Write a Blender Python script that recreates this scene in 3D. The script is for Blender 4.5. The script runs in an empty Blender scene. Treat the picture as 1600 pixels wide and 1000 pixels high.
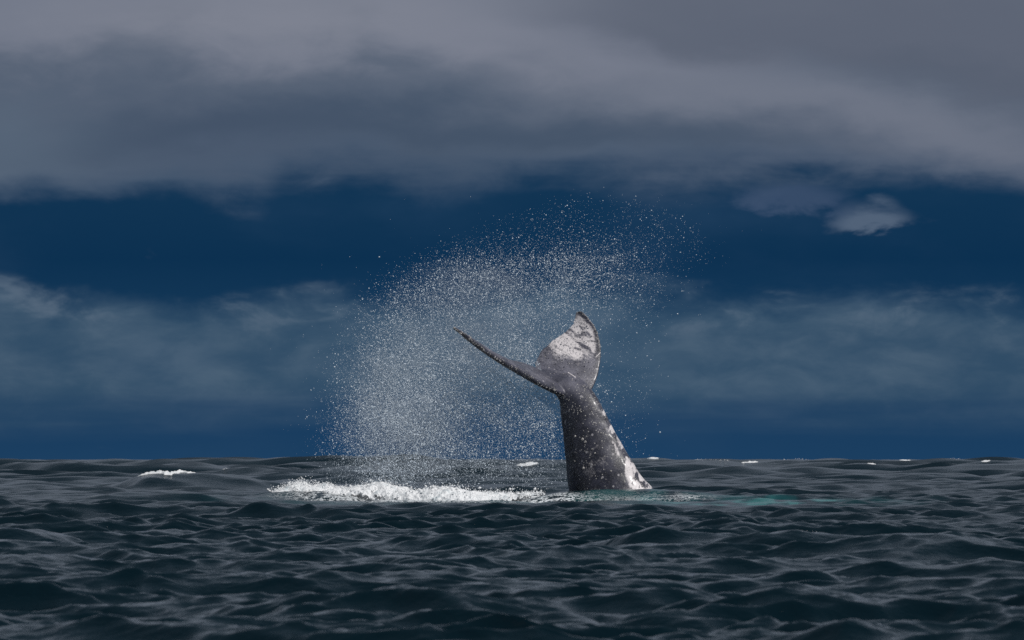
import bpy, math, random
import numpy as np

random.seed(7)
rng = np.random.default_rng(11)
scene = bpy.context.scene
col = scene.collection

# ------------------------------------------------------------------ camera
LENS = 200.0
F = 1600.0 * LENS / 36.0          # focal length in photo pixels (8889)
CAM_H = 0.9                       # eye height above mean sea level
HORIZON = 718.0                   # row of the horizon in the photo
DIST = 118.5                      # distance to the whale

cam_data = bpy.data.cameras.new('camera')
cam = bpy.data.objects.new('camera', cam_data)
col.objects.link(cam)
cam.location = (0, 0, CAM_H)
cam.rotation_euler = (math.radians(90), 0, 0)
cam_data.lens = LENS
cam_data.sensor_width = 36
cam_data.shift_y = (HORIZON - 500.0) / 1600.0
cam_data.clip_start = 0.5
cam_data.clip_end = 60000
cam_data.dof.use_dof = True
cam_data.dof.focus_distance = DIST
cam_data.dof.aperture_fstop = 10.0
scene.camera = cam

# ------------------------------------------------------------------ colour management
scene.view_settings.view_transform = 'Standard'
scene.view_settings.look = 'None'
scene.view_settings.exposure = 0.0
scene.view_settings.gamma = 1.0
scene.view_settings.use_curve_mapping = False


def lin(r, g, b):
    out = []
    for c in (r, g, b):
        c = c / 255.0
        out.append(c / 12.92 if c <= 0.04045 else ((c + 0.055) / 1.055) ** 2.4)
    return tuple(out)


# ------------------------------------------------------------------ node helper
class Nodes:
    def __init__(self, tree):
        self.t = tree
        self.t.nodes.clear()

    def n(self, kind, **kw):
        nd = self.t.nodes.new(kind)
        for k, v in kw.items():
            setattr(nd, k, v)
        return nd

    def put(self, sock, v):
        if isinstance(v, bpy.types.NodeSocket):
            self.t.links.new(v, sock)
        elif isinstance(v, (tuple, list)):
            if len(v) == 3 and sock.type == 'RGBA':
                v = (*v, 1.0)
            sock.default_value = v
        else:
            sock.default_value = v

    def m(self, op, a, b=None, c=None, clamp=False):
        nd = self.n('ShaderNodeMath', operation=op, use_clamp=clamp)
        self.put(nd.inputs[0], a)
        if b is not None:
            self.put(nd.inputs[1], b)
        if c is not None:
            self.put(nd.inputs[2], c)
        return nd.outputs[0]

    def mix(self, fac, a, b, blend='MIX'):
        nd = self.n('ShaderNodeMix', data_type='RGBA', blend_type=blend)
        self.put(nd.inputs[0], fac)
        self.put(nd.inputs[6], a)
        self.put(nd.inputs[7], b)
        return nd.outputs[2]

    def noise(self, vec, scale=1.0, detail=4.0, rough=0.55, lac=2.0, dist=0.0):
        nd = self.n('ShaderNodeTexNoise')
        self.put(nd.inputs['Vector'], vec)
        nd.inputs['Scale'].default_value = scale
        nd.inputs['Detail'].default_value = detail
        nd.inputs['Roughness'].default_value = rough
        nd.inputs['Lacunarity'].default_value = lac
        nd.inputs['Distortion'].default_value = dist
        return nd.outputs['Fac']

    def smooth(self, v, lo, hi, a=0.0, b=1.0):
        nd = self.n('ShaderNodeMapRange', interpolation_type='SMOOTHSTEP')
        self.put(nd.inputs['Value'], v)
        self.put(nd.inputs['From Min'], lo)
        self.put(nd.inputs['From Max'], hi)
        self.put(nd.inputs['To Min'], a)
        self.put(nd.inputs['To Max'], b)
        return nd.outputs[0]

    def vec(self, x, y, z):
        nd = self.n('ShaderNodeCombineXYZ')
        self.put(nd.inputs[0], x)
        self.put(nd.inputs[1], y)
        self.put(nd.inputs[2], z)
        return nd.outputs[0]

    def ramp(self, fac, stops, interp='EASE'):
        nd = self.n('ShaderNodeValToRGB')
        nd.color_ramp.interpolation = interp
        els = nd.color_ramp.elements
        while len(els) < len(stops):
            els.new(0.5)
        for e, (p, c) in zip(els, stops):
            e.position = p
            e.color = (*c, 1.0)
        self.put(nd.inputs[0], fac)
        return nd.outputs[0]

    def attr(self, name):
        nd = self.n('ShaderNodeAttribute', attribute_name=name)
        return nd.outputs['Fac']


# ------------------------------------------------------------------ sun and sky
SUN_EL = math.radians(48)
SUN_AZ = math.radians(142)        # clockwise from the viewing direction (+Y): behind the camera, to the right
sun_dir = np.array([math.sin(SUN_AZ) * math.cos(SUN_EL), math.cos(SUN_AZ) * math.cos(SUN_EL), math.sin(SUN_EL)])

sun_data = bpy.data.lights.new('sun', 'SUN')
sun_data.energy = 3.6
sun_data.angle = math.radians(0.5)
sun_data.color = (1.0, 0.97, 0.94)
sun = bpy.data.objects.new('sun', sun_data)
col.objects.link(sun)
from mathutils import Vector
sun.rotation_euler = Vector(sun_dir).to_track_quat('Z', 'Y').to_euler()
sun.location = (30, -30, 60)

world = bpy.data.worlds.new('World')
scene.world = world
world.use_nodes = True


def build_sky():
    N = Nodes(world.node_tree)
    tc = N.n('ShaderNodeTexCoord').outputs['Generated']
    sep = N.n('ShaderNodeSeparateXYZ')
    N.put(sep.inputs[0], tc)
    x, y, z = sep.outputs
    DEG = 57.29578
    el = N.m('MULTIPLY', N.m('ARCSINE', z), DEG)                 # degrees above the horizon
    az = N.m('MULTIPLY', N.m('ARCTAN2', x, y), DEG)              # degrees right of +Y
    # noises over the direction sphere, stretched along the horizon
    lump = N.noise(N.vec(N.m('MULTIPLY', x, 26), N.m('MULTIPLY', y, 26), N.m('MULTIPLY', z, 62)), 1.0, 5, 0.5)
    fine = N.noise(N.vec(N.m('MULTIPLY', x, 75), N.m('MULTIPLY', y, 75), N.m('MULTIPLY', z, 170)), 1.0, 6, 0.58, dist=0.3)
    wide = N.noise(N.vec(N.m('MULTIPLY', x, 9), N.m('MULTIPLY', y, 9), N.m('MULTIPLY', z, 26)), 1.0, 3, 0.45)
    streak = N.noise(N.vec(N.m('MULTIPLY', x, 16), N.m('MULTIPLY', y, 16), N.m('MULTIPLY', z, 260)), 1.0, 4, 0.5)
    lump0 = N.m('SUBTRACT', lump, 0.5)
    fine0 = N.m('SUBTRACT', fine, 0.5)
    wide0 = N.m('SUBTRACT', wide, 0.5)
    streak0 = N.m('SUBTRACT', streak, 0.5)

    def blob(a0, e0, wa, we, warp=1.0):
        da = N.m('DIVIDE', N.m('SUBTRACT', N.m('ADD', az, N.m('MULTIPLY', lump0, 0.5 * warp)), a0), wa)
        de = N.m('DIVIDE', N.m('SUBTRACT', N.m('ADD', el, N.m('MULTIPLY', fine0, 0.5 * warp)), e0), we)
        r2 = N.m('ADD', N.m('MULTIPLY', da, da), N.m('MULTIPLY', de, de))
        return N.m('EXPONENT', N.m('MULTIPLY', r2, -1.0))

    # thin clear air behind the storm: a Nishita sky, tinted by the far rain
    sky = N.n('ShaderNodeTexSky', sky_type='NISHITA')
    sky.sun_disc = False
    sky.sun_elevation = SUN_EL
    sky.sun_rotation = SUN_AZ
    air = N.mix(1.0, sky.outputs[0], (0.0005, 0.0012, 0.0012), 'MULTIPLY')

    # rain-blue backdrop: lighter at the horizon, deepest in the clear slot
    blue = N.ramp(N.m('DIVIDE', el, 4.8), [
        (0.0, lin(25, 60, 95)), (0.10, lin(21, 56, 92)), (0.30, lin(14, 50, 84)),
        (0.42, lin(4, 42, 77)), (0.60, lin(12, 47, 80)), (1.0, lin(40, 62, 96))], 'LINEAR')
    c = N.mix(1.0, blue, air, 'ADD')

    # middle bank: grey-blue cloud from about 0.5 to 1.6 degrees
    top = N.m('ADD', N.m('ADD', el, N.m('MULTIPLY', lump0, -1.0)), N.m('MULTIPLY', fine0, -0.5))
    bank = N.m('MULTIPLY', N.smooth(top, 1.35, 1.80, 1, 0),
               N.smooth(N.m('ADD', el, N.m('MULTIPLY', streak0, 0.55)), 0.15, 0.85))
    bank = N.m('MULTIPLY', bank, N.smooth(N.m('ADD', wide, N.m('MULTIPLY', streak, 0.55)), 0.42, 0.95, 0.85, 1.0))
    bank_col = N.mix(N.smooth(N.m('ADD', N.m('MULTIPLY', fine, 0.5), N.m('MULTIPLY', lump, 0.5)), 0.38, 0.68), lin(53, 80, 104), lin(82, 103, 122))
    c = N.mix(N.m('MULTIPLY', bank, 0.9), c, bank_col)
    # brighter ragged tops on the bank
    rim = N.m('MULTIPLY', N.smooth(top, 1.05, 1.4), N.smooth(top, 1.45, 1.75, 1, 0))
    rim = N.m('MULTIPLY', rim, N.smooth(fine, 0.5, 0.72))
    c = N.mix(N.m('MULTIPLY', rim, 0.55), c, lin(96, 112, 130))

    # upper deck of grey cloud, ragged underside near 2.4-2.8 degrees
    und = N.m('ADD', N.m('ADD', el, N.m('MULTIPLY', lump0, 0.85)), N.m('MULTIPLY', fine0, 0.42))
    und = N.m('ADD', und, N.m('MULTIPLY', streak0, 0.25))
    und = N.m('ADD', und, N.m('MULTIPLY', N.smooth(az, -2.6, -2.2), -0.14))
    deck = N.smooth(und, 2.46, 3.06)
    g = N.m('ADD', N.m('ADD', el, N.m('MULTIPLY', wide0, 1.7)), N.m('MULTIPLY', lump0, 1.5))
    g = N.m('ADD', g, N.m('MULTIPLY', fine0, 0.45))
    deck_col = N.ramp(N.m('DIVIDE', g, 8.0), [
        (0.33, lin(92, 108, 128)), (0.375, lin(80, 95, 115)), (0.43, lin(70, 85, 105)), (0.49, lin(86, 98, 116)),
        (0.55, lin(112, 119, 135)), (0.64, lin(126, 132, 146)), (1.0, lin(136, 146, 160))], 'EASE')  # last stop lies above the view, brightened to lift the sea's highlights
    c = N.mix(N.m('MULTIPLY', deck, 0.97), c, deck_col)
    # folds inside the deck: a pale roll sloping down to the right, darker cloud above it, a dark hollow at the left
    fold = N.m('SUBTRACT', N.m('ADD', N.m('ADD', el, N.m('MULTIPLY', lump0, 1.0)), N.m('MULTIPLY', fine0, 0.35)), N.m('SUBTRACT', 4.12, N.m('MULTIPLY', az, 0.20)))
    f2 = N.m('DIVIDE', fold, 0.34)
    band = N.m('MULTIPLY', N.m('EXPONENT', N.m('MULTIPLY', N.m('MULTIPLY', f2, f2), -1.0)), N.smooth(az, -3.0, 0.5))
    above = N.m('MULTIPLY', N.m('MULTIPLY', N.smooth(fold, 0.15, 0.6), N.smooth(fold, 1.6, 3.0, 1, 0)), N.smooth(az, -1.0, 1.5))
    c = N.mix(N.m('MULTIPLY', N.m('MULTIPLY', band, deck), 0.5), c, lin(130, 134, 148))
    c = N.mix(N.m('MULTIPLY', N.m('MULTIPLY', above, deck), 0.8), c, lin(88, 96, 112))
    c = N.mix(N.m('MULTIPLY', N.m('MULTIPLY', blob(-3.2, 3.25, 1.9, 0.5, 1.5), deck), 0.5), c, lin(68, 82, 103))
    c = N.mix(N.m('MULTIPLY', N.m('MULTIPLY', blob(-5.0, 3.15, 0.9, 0.42, 1.5), deck), 0.6), c, lin(92, 107, 125))
    c = N.mix(N.m('MULTIPLY', blob(-2.6, 4.45, 2.4, 0.42, 1.2), 0.5), c, lin(138, 141, 153))
    c = N.mix(N.m('MULTIPLY', N.m('MULTIPLY', blob(3.2, 2.95, 1.9, 0.24, 1.5), deck), 0.55), c, lin(102, 112, 130))

    # faint veils drifting across the clear slot
    c = N.mix(N.m('MULTIPLY', N.smooth(N.m('ADD', N.m('MULTIPLY', lump, 0.6), N.m('MULTIPLY', wide, 0.4)), 0.45, 0.75), N.m('SUBTRACT', 0.42, N.m('MULTIPLY', deck, 0.42))), c, lin(46, 74, 104))
    # small detached clouds under the deck
    puff = N.smooth(N.m('ADD', blob(3.58, 2.42, 0.36, 0.21, 1.8), N.m('MULTIPLY', fine0, 1.5)), 0.25, 0.95)
    c = N.mix(N.m('MULTIPLY', puff, 0.75), c, lin(92, 108, 129))
    puff2 = N.smooth(N.m('ADD', blob(2.8, 2.62, 0.7, 0.22, 1.2), N.m('MULTIPLY', fine0, 1.3)), 0.35, 0.95)
    c = N.mix(N.m('MULTIPLY', puff2, 0.42), c, lin(80, 96, 124))

    # overhead, unseen: one thick overcast, kept dark to deepen the sea's reflections
    over = N.smooth(N.m('ADD', el, N.m('MULTIPLY', wide0, 8.0)), 12.0, 34.0)
    c = N.mix(over, c, N.mix(N.smooth(wide, 0.3, 0.7), lin(66, 82, 98), lin(90, 107, 122)))

    bg = N.n('ShaderNodeBackground')
    N.put(bg.inputs[0], c)
    bg.inputs[1].default_value = 1.0
    out = N.n('ShaderNodeOutputWorld')
    N.put(out.inputs[0], bg.outputs[0])


build_sky()
scene.cycles.use_denoising = False


# ------------------------------------------------------------------ maths helpers
def P(px, py, Y):
    """World point at distance Y whose line of sight runs through the photo position."""
    return np.array([(px - 800.0) * Y / F, Y, CAM_H - (py - HORIZON) * Y / F])


def vnoise(p, seed=0):
    """Value noise on an (n,3) array, range 0..1."""
    p = np.asarray(p, dtype=np.float64)
    i = np.floor(p).astype(np.int64)
    f = p - i
    f = f * f * (3 - 2 * f)

    def h(ix, iy, iz):
        n = (ix * 374761393 + iy * 668265263 + iz * 2147483647 + seed * 974711) & 0xFFFFFFFF
        n = ((n ^ (n >> 13)) * 1274126177) & 0xFFFFFFFF
        n = (n ^ (n >> 16)) & 0xFFFFFFFF
        return n / 4294967295.0
    x, y, z = i[:, 0], i[:, 1], i[:, 2]
    fx, fy, fz = f[:, 0], f[:, 1], f[:, 2]
    r = 0
    for dx in (0, 1):
        for dy in (0, 1):
            for dz in (0, 1):
                w = (fx if dx else 1 - fx) * (fy if dy else 1 - fy) * (fz if dz else 1 - fz)
                r = r + w * h(x + dx, y + dy, z + dz)
    return r


def fbm(p, octaves=4, seed=0, gain=0.5):
    p = np.asarray(p, dtype=np.float64)
    a, s, tot = 1.0, 0.0, 0.0
    for o in range(octaves):
        s = s + a * vnoise(p * (2.03 ** o) + 17.3 * o, seed + o)
        tot += a
        a *= gain
    return s / tot


def sstep(v, lo, hi):
    t = np.clip((v - lo) / (hi - lo), 0, 1)
    return t * t * (3 - 2 * t)


def mesh_from(name, verts, faces, smooth=True):
    """verts (n,3); faces an (m,k) array of equal-sized polygons, or a list of such arrays."""
    if isinstance(faces, np.ndarray):
        faces = [faces]
    me = bpy.data.meshes.new(name)
    verts = np.ascontiguousarray(verts, dtype=np.float32)
    me.vertices.add(len(verts))
    me.vertices.foreach_set('co', verts.ravel())
    loops = np.concatenate([f.ravel() for f in faces]).astype(np.int32)
    sizes = np.concatenate([np.full(len(f), f.shape[1]) for f in faces]).astype(np.int32)
    starts = (np.cumsum(sizes) - sizes).astype(np.int32)
    me.loops.add(len(loops))
    me.loops.foreach_set('vertex_index', loops)
    me.polygons.add(len(sizes))
    me.polygons.foreach_set('loop_start', starts)
    me.polygons.foreach_set('loop_total', sizes)
    me.update(calc_edges=True)
    me.polygons.foreach_set('use_smooth', np.full(len(sizes), smooth))
    me.validate()
    return me


def set_attr(me, name, values):
    a = me.attributes.new(name, 'FLOAT', 'POINT')
    a.data.foreach_set('value', np.ascontiguousarray(values, dtype=np.float32))


def link(name, me, mat, parent=None):
    o = bpy.data.objects.new(name, me)
    col.objects.link(o)
    me.materials.clear()
    me.materials.append(mat)
    if parent:
        o.parent = parent
    return o


def tag(o, label=None, cat=None, group=None, kind=None):
    for k, v in (('label', label), ('category', cat), ('group', group), ('kind', kind)):
        if v:
            o[k] = v


def new_mat(name):
    m = bpy.data.materials.new(name)
    m.use_nodes = True
    return m, Nodes(m.node_tree)


# ------------------------------------------------------------------ materials
def make_water_material():
    m, N = new_mat('sea_water')
    pos = N.n('ShaderNodeNewGeometry').outputs['Position']
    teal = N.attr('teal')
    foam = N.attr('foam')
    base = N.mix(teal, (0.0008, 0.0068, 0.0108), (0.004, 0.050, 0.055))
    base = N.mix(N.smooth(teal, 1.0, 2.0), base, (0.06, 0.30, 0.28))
    lace1 = N.noise(pos, 3.2, 6, 0.66, dist=1.1)
    lace2 = N.noise(pos, 11.0, 5, 0.6, dist=0.8)
    lace = N.m('ADD', N.m('MULTIPLY', lace1, 0.6), N.m('MULTIPLY', lace2, 0.4))
    ridge = N.m('ABSOLUTE', N.m('SUBTRACT', lace, 0.5))
    cover = N.smooth(N.m('SUBTRACT', N.m('MULTIPLY', foam, 0.13), ridge), 0.0, 0.05)
    cover = N.m('MULTIPLY', cover, N.smooth(foam, 0.02, 0.15))
    # ripples
    mp = N.n('ShaderNodeMapping')
    N.put(mp.inputs['Vector'], pos)
    mp.inputs['Rotation'].default_value = (0, 0, 0.45)
    mp.inputs['Scale'].default_value = (0.75, 1.5, 1.0)
    r1 = N.noise(mp.outputs[0], 3.4, 6, 0.62, dist=0.6)
    r2 = N.noise(pos, 13.0, 4, 0.6, dist=0.5)
    hgt = N.m('ADD', r1, N.m('MULTIPLY', r2, 0.3))
    bump = N.n('ShaderNodeBump')
    bump.inputs['Strength'].default_value = 1.0
    bump.inputs['Distance'].default_value = 0.022
    N.put(bump.inputs['Height'], hgt)
    p = N.n('ShaderNodeBsdfPrincipled')
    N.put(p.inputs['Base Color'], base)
    N.put(p.inputs['Roughness'], N.attr('rough'))
    p.inputs['IOR'].default_value = 1.333
    N.put(p.inputs['Normal'], bump.outputs[0])
    d = N.n('ShaderNodeBsdfDiffuse')
    d.inputs['Color'].default_value = (0.72, 0.75, 0.77, 1)
    N.put(d.inputs['Normal'], bump.outputs[0])
    mx = N.n('ShaderNodeMixShader')
    N.put(mx.inputs[0], cover)
    N.put(mx.inputs[1], p.outputs[0])
    N.put(mx.inputs[2], d.outputs[0])
    out = N.n('ShaderNodeOutputMaterial')
    N.put(out.inputs[0], mx.outputs[0])
    return m


def make_foam_material():
    m, N = new_mat('white_foam')
    pos = N.n('ShaderNodeNewGeometry').outputs['Position']
    v = N.noise(pos, 5.0, 6, 0.65)
    fine = N.noise(pos, 26.0, 5, 0.65)
    c = N.mix(N.smooth(v, 0.30, 0.50), (0.60, 0.66, 0.69), (0.88, 0.89, 0.90))
    bump = N.n('ShaderNodeBump')
    bump.inputs['Strength'].default_value = 0.5
    bump.inputs['Distance'].default_value = 0.025
    N.put(bump.inputs['Height'], N.m('ADD', fine, N.m('MULTIPLY', v, 1.5)))
    d = N.n('ShaderNodeBsdfDiffuse')
    N.put(d.inputs['Color'], c)
    N.put(d.inputs['Normal'], bump.outputs[0])
    t = N.n('ShaderNodeBsdfTranslucent')
    N.put(t.inputs['Color'], c)
    N.put(t.inputs['Normal'], bump.outputs[0])
    mx = N.n('ShaderNodeMixShader')
    mx.inputs[0].default_value = 0.25
    N.put(mx.inputs[1], d.outputs[0])
    N.put(mx.inputs[2], t.outputs[0])
    out = N.n('ShaderNodeOutputMaterial')
    N.put(out.inputs[0], mx.outputs[0])
    return m


def make_spray_material():
    m, N = new_mat('water_droplets')
    d = N.n('ShaderNodeBsdfDiffuse')
    d.inputs['Color'].default_value = (0.80, 0.88, 0.95, 1)
    t = N.n('ShaderNodeBsdfTranslucent')
    t.inputs['Color'].default_value = (0.82, 0.87, 0.92, 1)
    mx = N.n('ShaderNodeMixShader')
    mx.inputs[0].default_value = 0.35
    N.put(mx.inputs[1], d.outputs[0])
    N.put(mx.inputs[2], t.outputs[0])
    g = N.n('ShaderNodeBsdfGlossy')
    g.inputs['Roughness'].default_value = 0.5
    mx2 = N.n('ShaderNodeMixShader')
    mx2.inputs[0].default_value = 0.03
    N.put(mx2.inputs[1], mx.outputs[0])
    N.put(mx2.inputs[2], g.outputs[0])
    out = N.n('ShaderNodeOutputMaterial')
    N.put(out.inputs[0], mx2.outputs[0])
    return m


def make_skin_material():
    m, N = new_mat('whale_skin')
    pos = N.n('ShaderNodeNewGeometry').outputs['Position']
    pale = N.attr('pale')
    tone = N.attr('tone')
    speck = N.attr('speck')
    n1 = N.noise(pos, 4.0, 5, 0.6)
    n2 = N.noise(pos, 30.0, 4, 0.65)
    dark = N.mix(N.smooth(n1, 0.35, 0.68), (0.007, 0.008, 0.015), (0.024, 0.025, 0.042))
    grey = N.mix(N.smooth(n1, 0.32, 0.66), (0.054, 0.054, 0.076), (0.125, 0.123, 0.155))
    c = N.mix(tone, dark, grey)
    c = N.mix(N.m('MULTIPLY', N.smooth(n2, 0.5, 0.75), 0.35), c, (0.14, 0.135, 0.15))
    # spots left by barnacles
    vo = N.n('ShaderNodeTexVoronoi')
    N.put(vo.inputs['Vector'], pos)
    vo.inputs['Scale'].default_value = 9.0
    sepc = N.n('ShaderNodeSeparateColor')
    N.put(sepc.inputs[0], vo.outputs['Color'])
    size = N.m('MULTIPLY', N.smooth(sepc.outputs[0], 0.42, 1.0), 0.26)
    dot = N.m('MULTIPLY', N.smooth(N.m('SUBTRACT', size, vo.outputs['Distance']), -0.03, 0.06), N.smooth(size, 0.02, 0.08))
    vo2 = N.n('ShaderNodeTexVoronoi')
    N.put(vo2.inputs['Vector'], pos)
    vo2.inputs['Scale'].default_value = 24.0
    sep2 = N.n('ShaderNodeSeparateColor')
    N.put(sep2.inputs[0], vo2.outputs['Color'])
    thr = N.m('SUBTRACT', 1.0, N.m('MULTIPLY', speck, 0.75))
    dot2 = N.m('MULTIPLY', N.smooth(vo2.outputs['Distance'], 0.16, 0.40, 1, 0), N.smooth(N.m('SUBTRACT', sep2.outputs[1], thr), -0.02, 0.06))
    c = N.mix(N.m('MULTIPLY', dot, 0.6), c, (0.42, 0.40, 0.42))
    c = N.mix(N.m('MULTIPLY', dot2, 0.75), c, (0.45, 0.43, 0.40))
    pale2 = N.m('ADD', pale, N.m('MULTIPLY', N.m('SUBTRACT', n2, 0.5), 0.8))
    c = N.mix(N.smooth(pale2, 0.15, 0.95), c, N.mix(n1, (0.52, 0.48, 0.49), (0.70, 0.66, 0.66)))
    bump = N.n('ShaderNodeBump')
    bump.inputs['Strength'].default_value = 0.5
    bump.inputs['Distance'].default_value = 0.02
    N.put(bump.inputs['Height'], N.m('ADD', N.m('MULTIPLY', n2, 0.6), N.m('ADD', n1, N.m('MULTIPLY', dot2, 0.5))))
    p = N.n('ShaderNodeBsdfPrincipled')
    N.put(p.inputs['Base Color'], c)
    N.put(p.inputs['Roughness'], N.smooth(n2, 0.3, 0.7, 0.36, 0.6))
    p.inputs['Coat Weight'].default_value = 0.08
    p.inputs['Coat Roughness'].default_value = 0.16
    N.put(p.inputs['Normal'], bump.outputs[0])
    out = N.n('ShaderNodeOutputMaterial')
    N.put(out.inputs[0], p.outputs[0])
    return m


def make_barnacle_material():
    m, N = new_mat('barnacle_shell')
    pos = N.n('ShaderNodeNewGeometry').outputs['Position']
    n = N.noise(pos, 14.0, 3, 0.6)
    c = N.mix(N.smooth(n, 0.35, 0.65), (0.13, 0.13, 0.135), (0.44, 0.42, 0.40))
    p = N.n('ShaderNodeBsdfPrincipled')
    N.put(p.inputs['Base Color'], c)
    p.inputs['Roughness'].default_value = 0.7
    out = N.n('ShaderNodeOutputMaterial')
    N.put(out.inputs[0], p.outputs[0])
    return m


M_water = make_water_material()
M_foam = make_foam_material()
M_spray = make_spray_material()
def make_mist_material():
    m, N = new_mat('fine_mist')
    pos = N.n('ShaderNodeNewGeometry').outputs['Position']
    sep = N.n('ShaderNodeSeparateXYZ')
    N.put(sep.inputs[0], pos)
    x, y, z = sep.outputs

    def puff(px, py, sx, sz):
        c = P(px, py, DIST + 1.1)
        dx = N.m('DIVIDE', N.m('SUBTRACT', x, float(c[0])), sx)
        dz = N.m('DIVIDE', N.m('SUBTRACT', z, float(c[2])), sz)
        dy = N.m('DIVIDE', N.m('SUBTRACT', y, float(c[1])), 0.6)
        r = N.m('ADD', N.m('ADD', N.m('MULTIPLY', dx, dx), N.m('MULTIPLY', dz, dz)), N.m('MULTIPLY', dy, dy))
        return N.m('EXPONENT', N.m('MULTIPLY', r, -1.0))
    d = N.m('MULTIPLY', puff(632, 700, 0.95, 0.75), 0.85)
    d = N.m('ADD', d, N.m('MULTIPLY', puff(620, 610, 0.75, 0.9), 0.45))
    d = N.m('ADD', d, N.m('MULTIPLY', puff(735, 540, 1.2, 1.1), 0.38))
    d = N.m('ADD', d, N.m('MULTIPLY', puff(800, 430, 1.3, 0.45), 0.22))
    n = N.noise(pos, 1.6, 5, 0.6)
    d = N.m('MULTIPLY', d, N.smooth(n, 0.28, 0.72, 0.3, 1.4))
    v = N.n('ShaderNodeVolumePrincipled')
    v.inputs['Color'].default_value = (0.93, 0.96, 1.0, 1)
    N.put(v.inputs['Density'], N.m('MULTIPLY', d, 0.6))
    out = N.n('ShaderNodeOutputMaterial')
    N.put(out.inputs['Volume'], v.outputs[0])
    return m


M_mist = make_mist_material()
M_skin = make_skin_material()
M_barn = make_barnacle_material()

# ------------------------------------------------------------------ the sea
# a fixed set of wind waves (choppy sum of sines) ...
NW = 170
lam = np.exp(np.linspace(math.log(0.17), math.log(9.0), NW))
lam *= np.exp(rng.normal(0, 0.02, NW))
kw = 2 * np.pi / lam
spread = np.where(lam > 4, 0.34, 0.52)
ang = math.radians(-90 - 14) + rng.normal(0, 1, NW) * spread      # travelling towards the camera, slightly left
kx, ky = kw * np.cos(ang), kw * np.sin(ang)
ph = rng.uniform(0, 2 * np.pi, NW)
slope = 0.27 * math.sqrt(2.0 / NW) * np.interp(np.log(lam), np.log([0.17, 0.4, 1.0, 2.0, 4.0, 9.0]), [1.0, 1.3, 1.2, 0.8, 0.42, 0.28])
amp = slope / kw
CHOP = 0.8
SW_N = 14
SW_L = np.exp(np.linspace(math.log(9.0), math.log(30.0), SW_N))
SW_K = 2 * np.pi / SW_L
SW_A = np.full(SW_N, 0.34 * math.sqrt(2.0 / SW_N))
SW_D = math.radians(-100) + rng.normal(0, 0.5, SW_N)
SW_P = rng.uniform(0, 6.28, SW_N)

# ... and the individual waves that stand out in the photograph: (px, py of crest, height, half width px, depth m, slant)
HUMPS = [
    (1275, 832, 0.27, 165, 0.34, -0.04),
    (1055, 838, 0.23, 130, 0.45, 0.10),
    (40, 822, 0.24, 85, 0.32, 0.0),
    (225, 829, 0.16, 90, 0.28, -0.06),
    (300, 742, 0.48, 115, 2.6, 0.0),
    (240, 772, 0.22, 120, 1.0, 0.1),
    (1420, 868, 0.12, 160, 0.5, 0.15),
    (690, 880, 0.12, 90, 0.5, -0.1),
]
HW = []
for (px, py, z, w, dl, sl) in HUMPS:
    Y = F * (CAM_H - z) / (py - HORIZON)
    HW.append(((px - 800) * Y / F, Y, z, w * Y / F, dl, sl))
# the water shouldered up around the tail and under the breaking foam
HW.append(((975 - 800) * 116.8 / F, 116.8, 0.22, 150 * 116.8 / F, 0.8, 0.0))
HW.append(((485 - 800) * 117.0 / F, 117.0, 0.21, 105 * 117.0 / F, 0.9, -0.15))
CALM = [((800 - 800) * 106.0 / F, 106.0, 430 * 106.0 / F, 9.0)]


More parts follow.
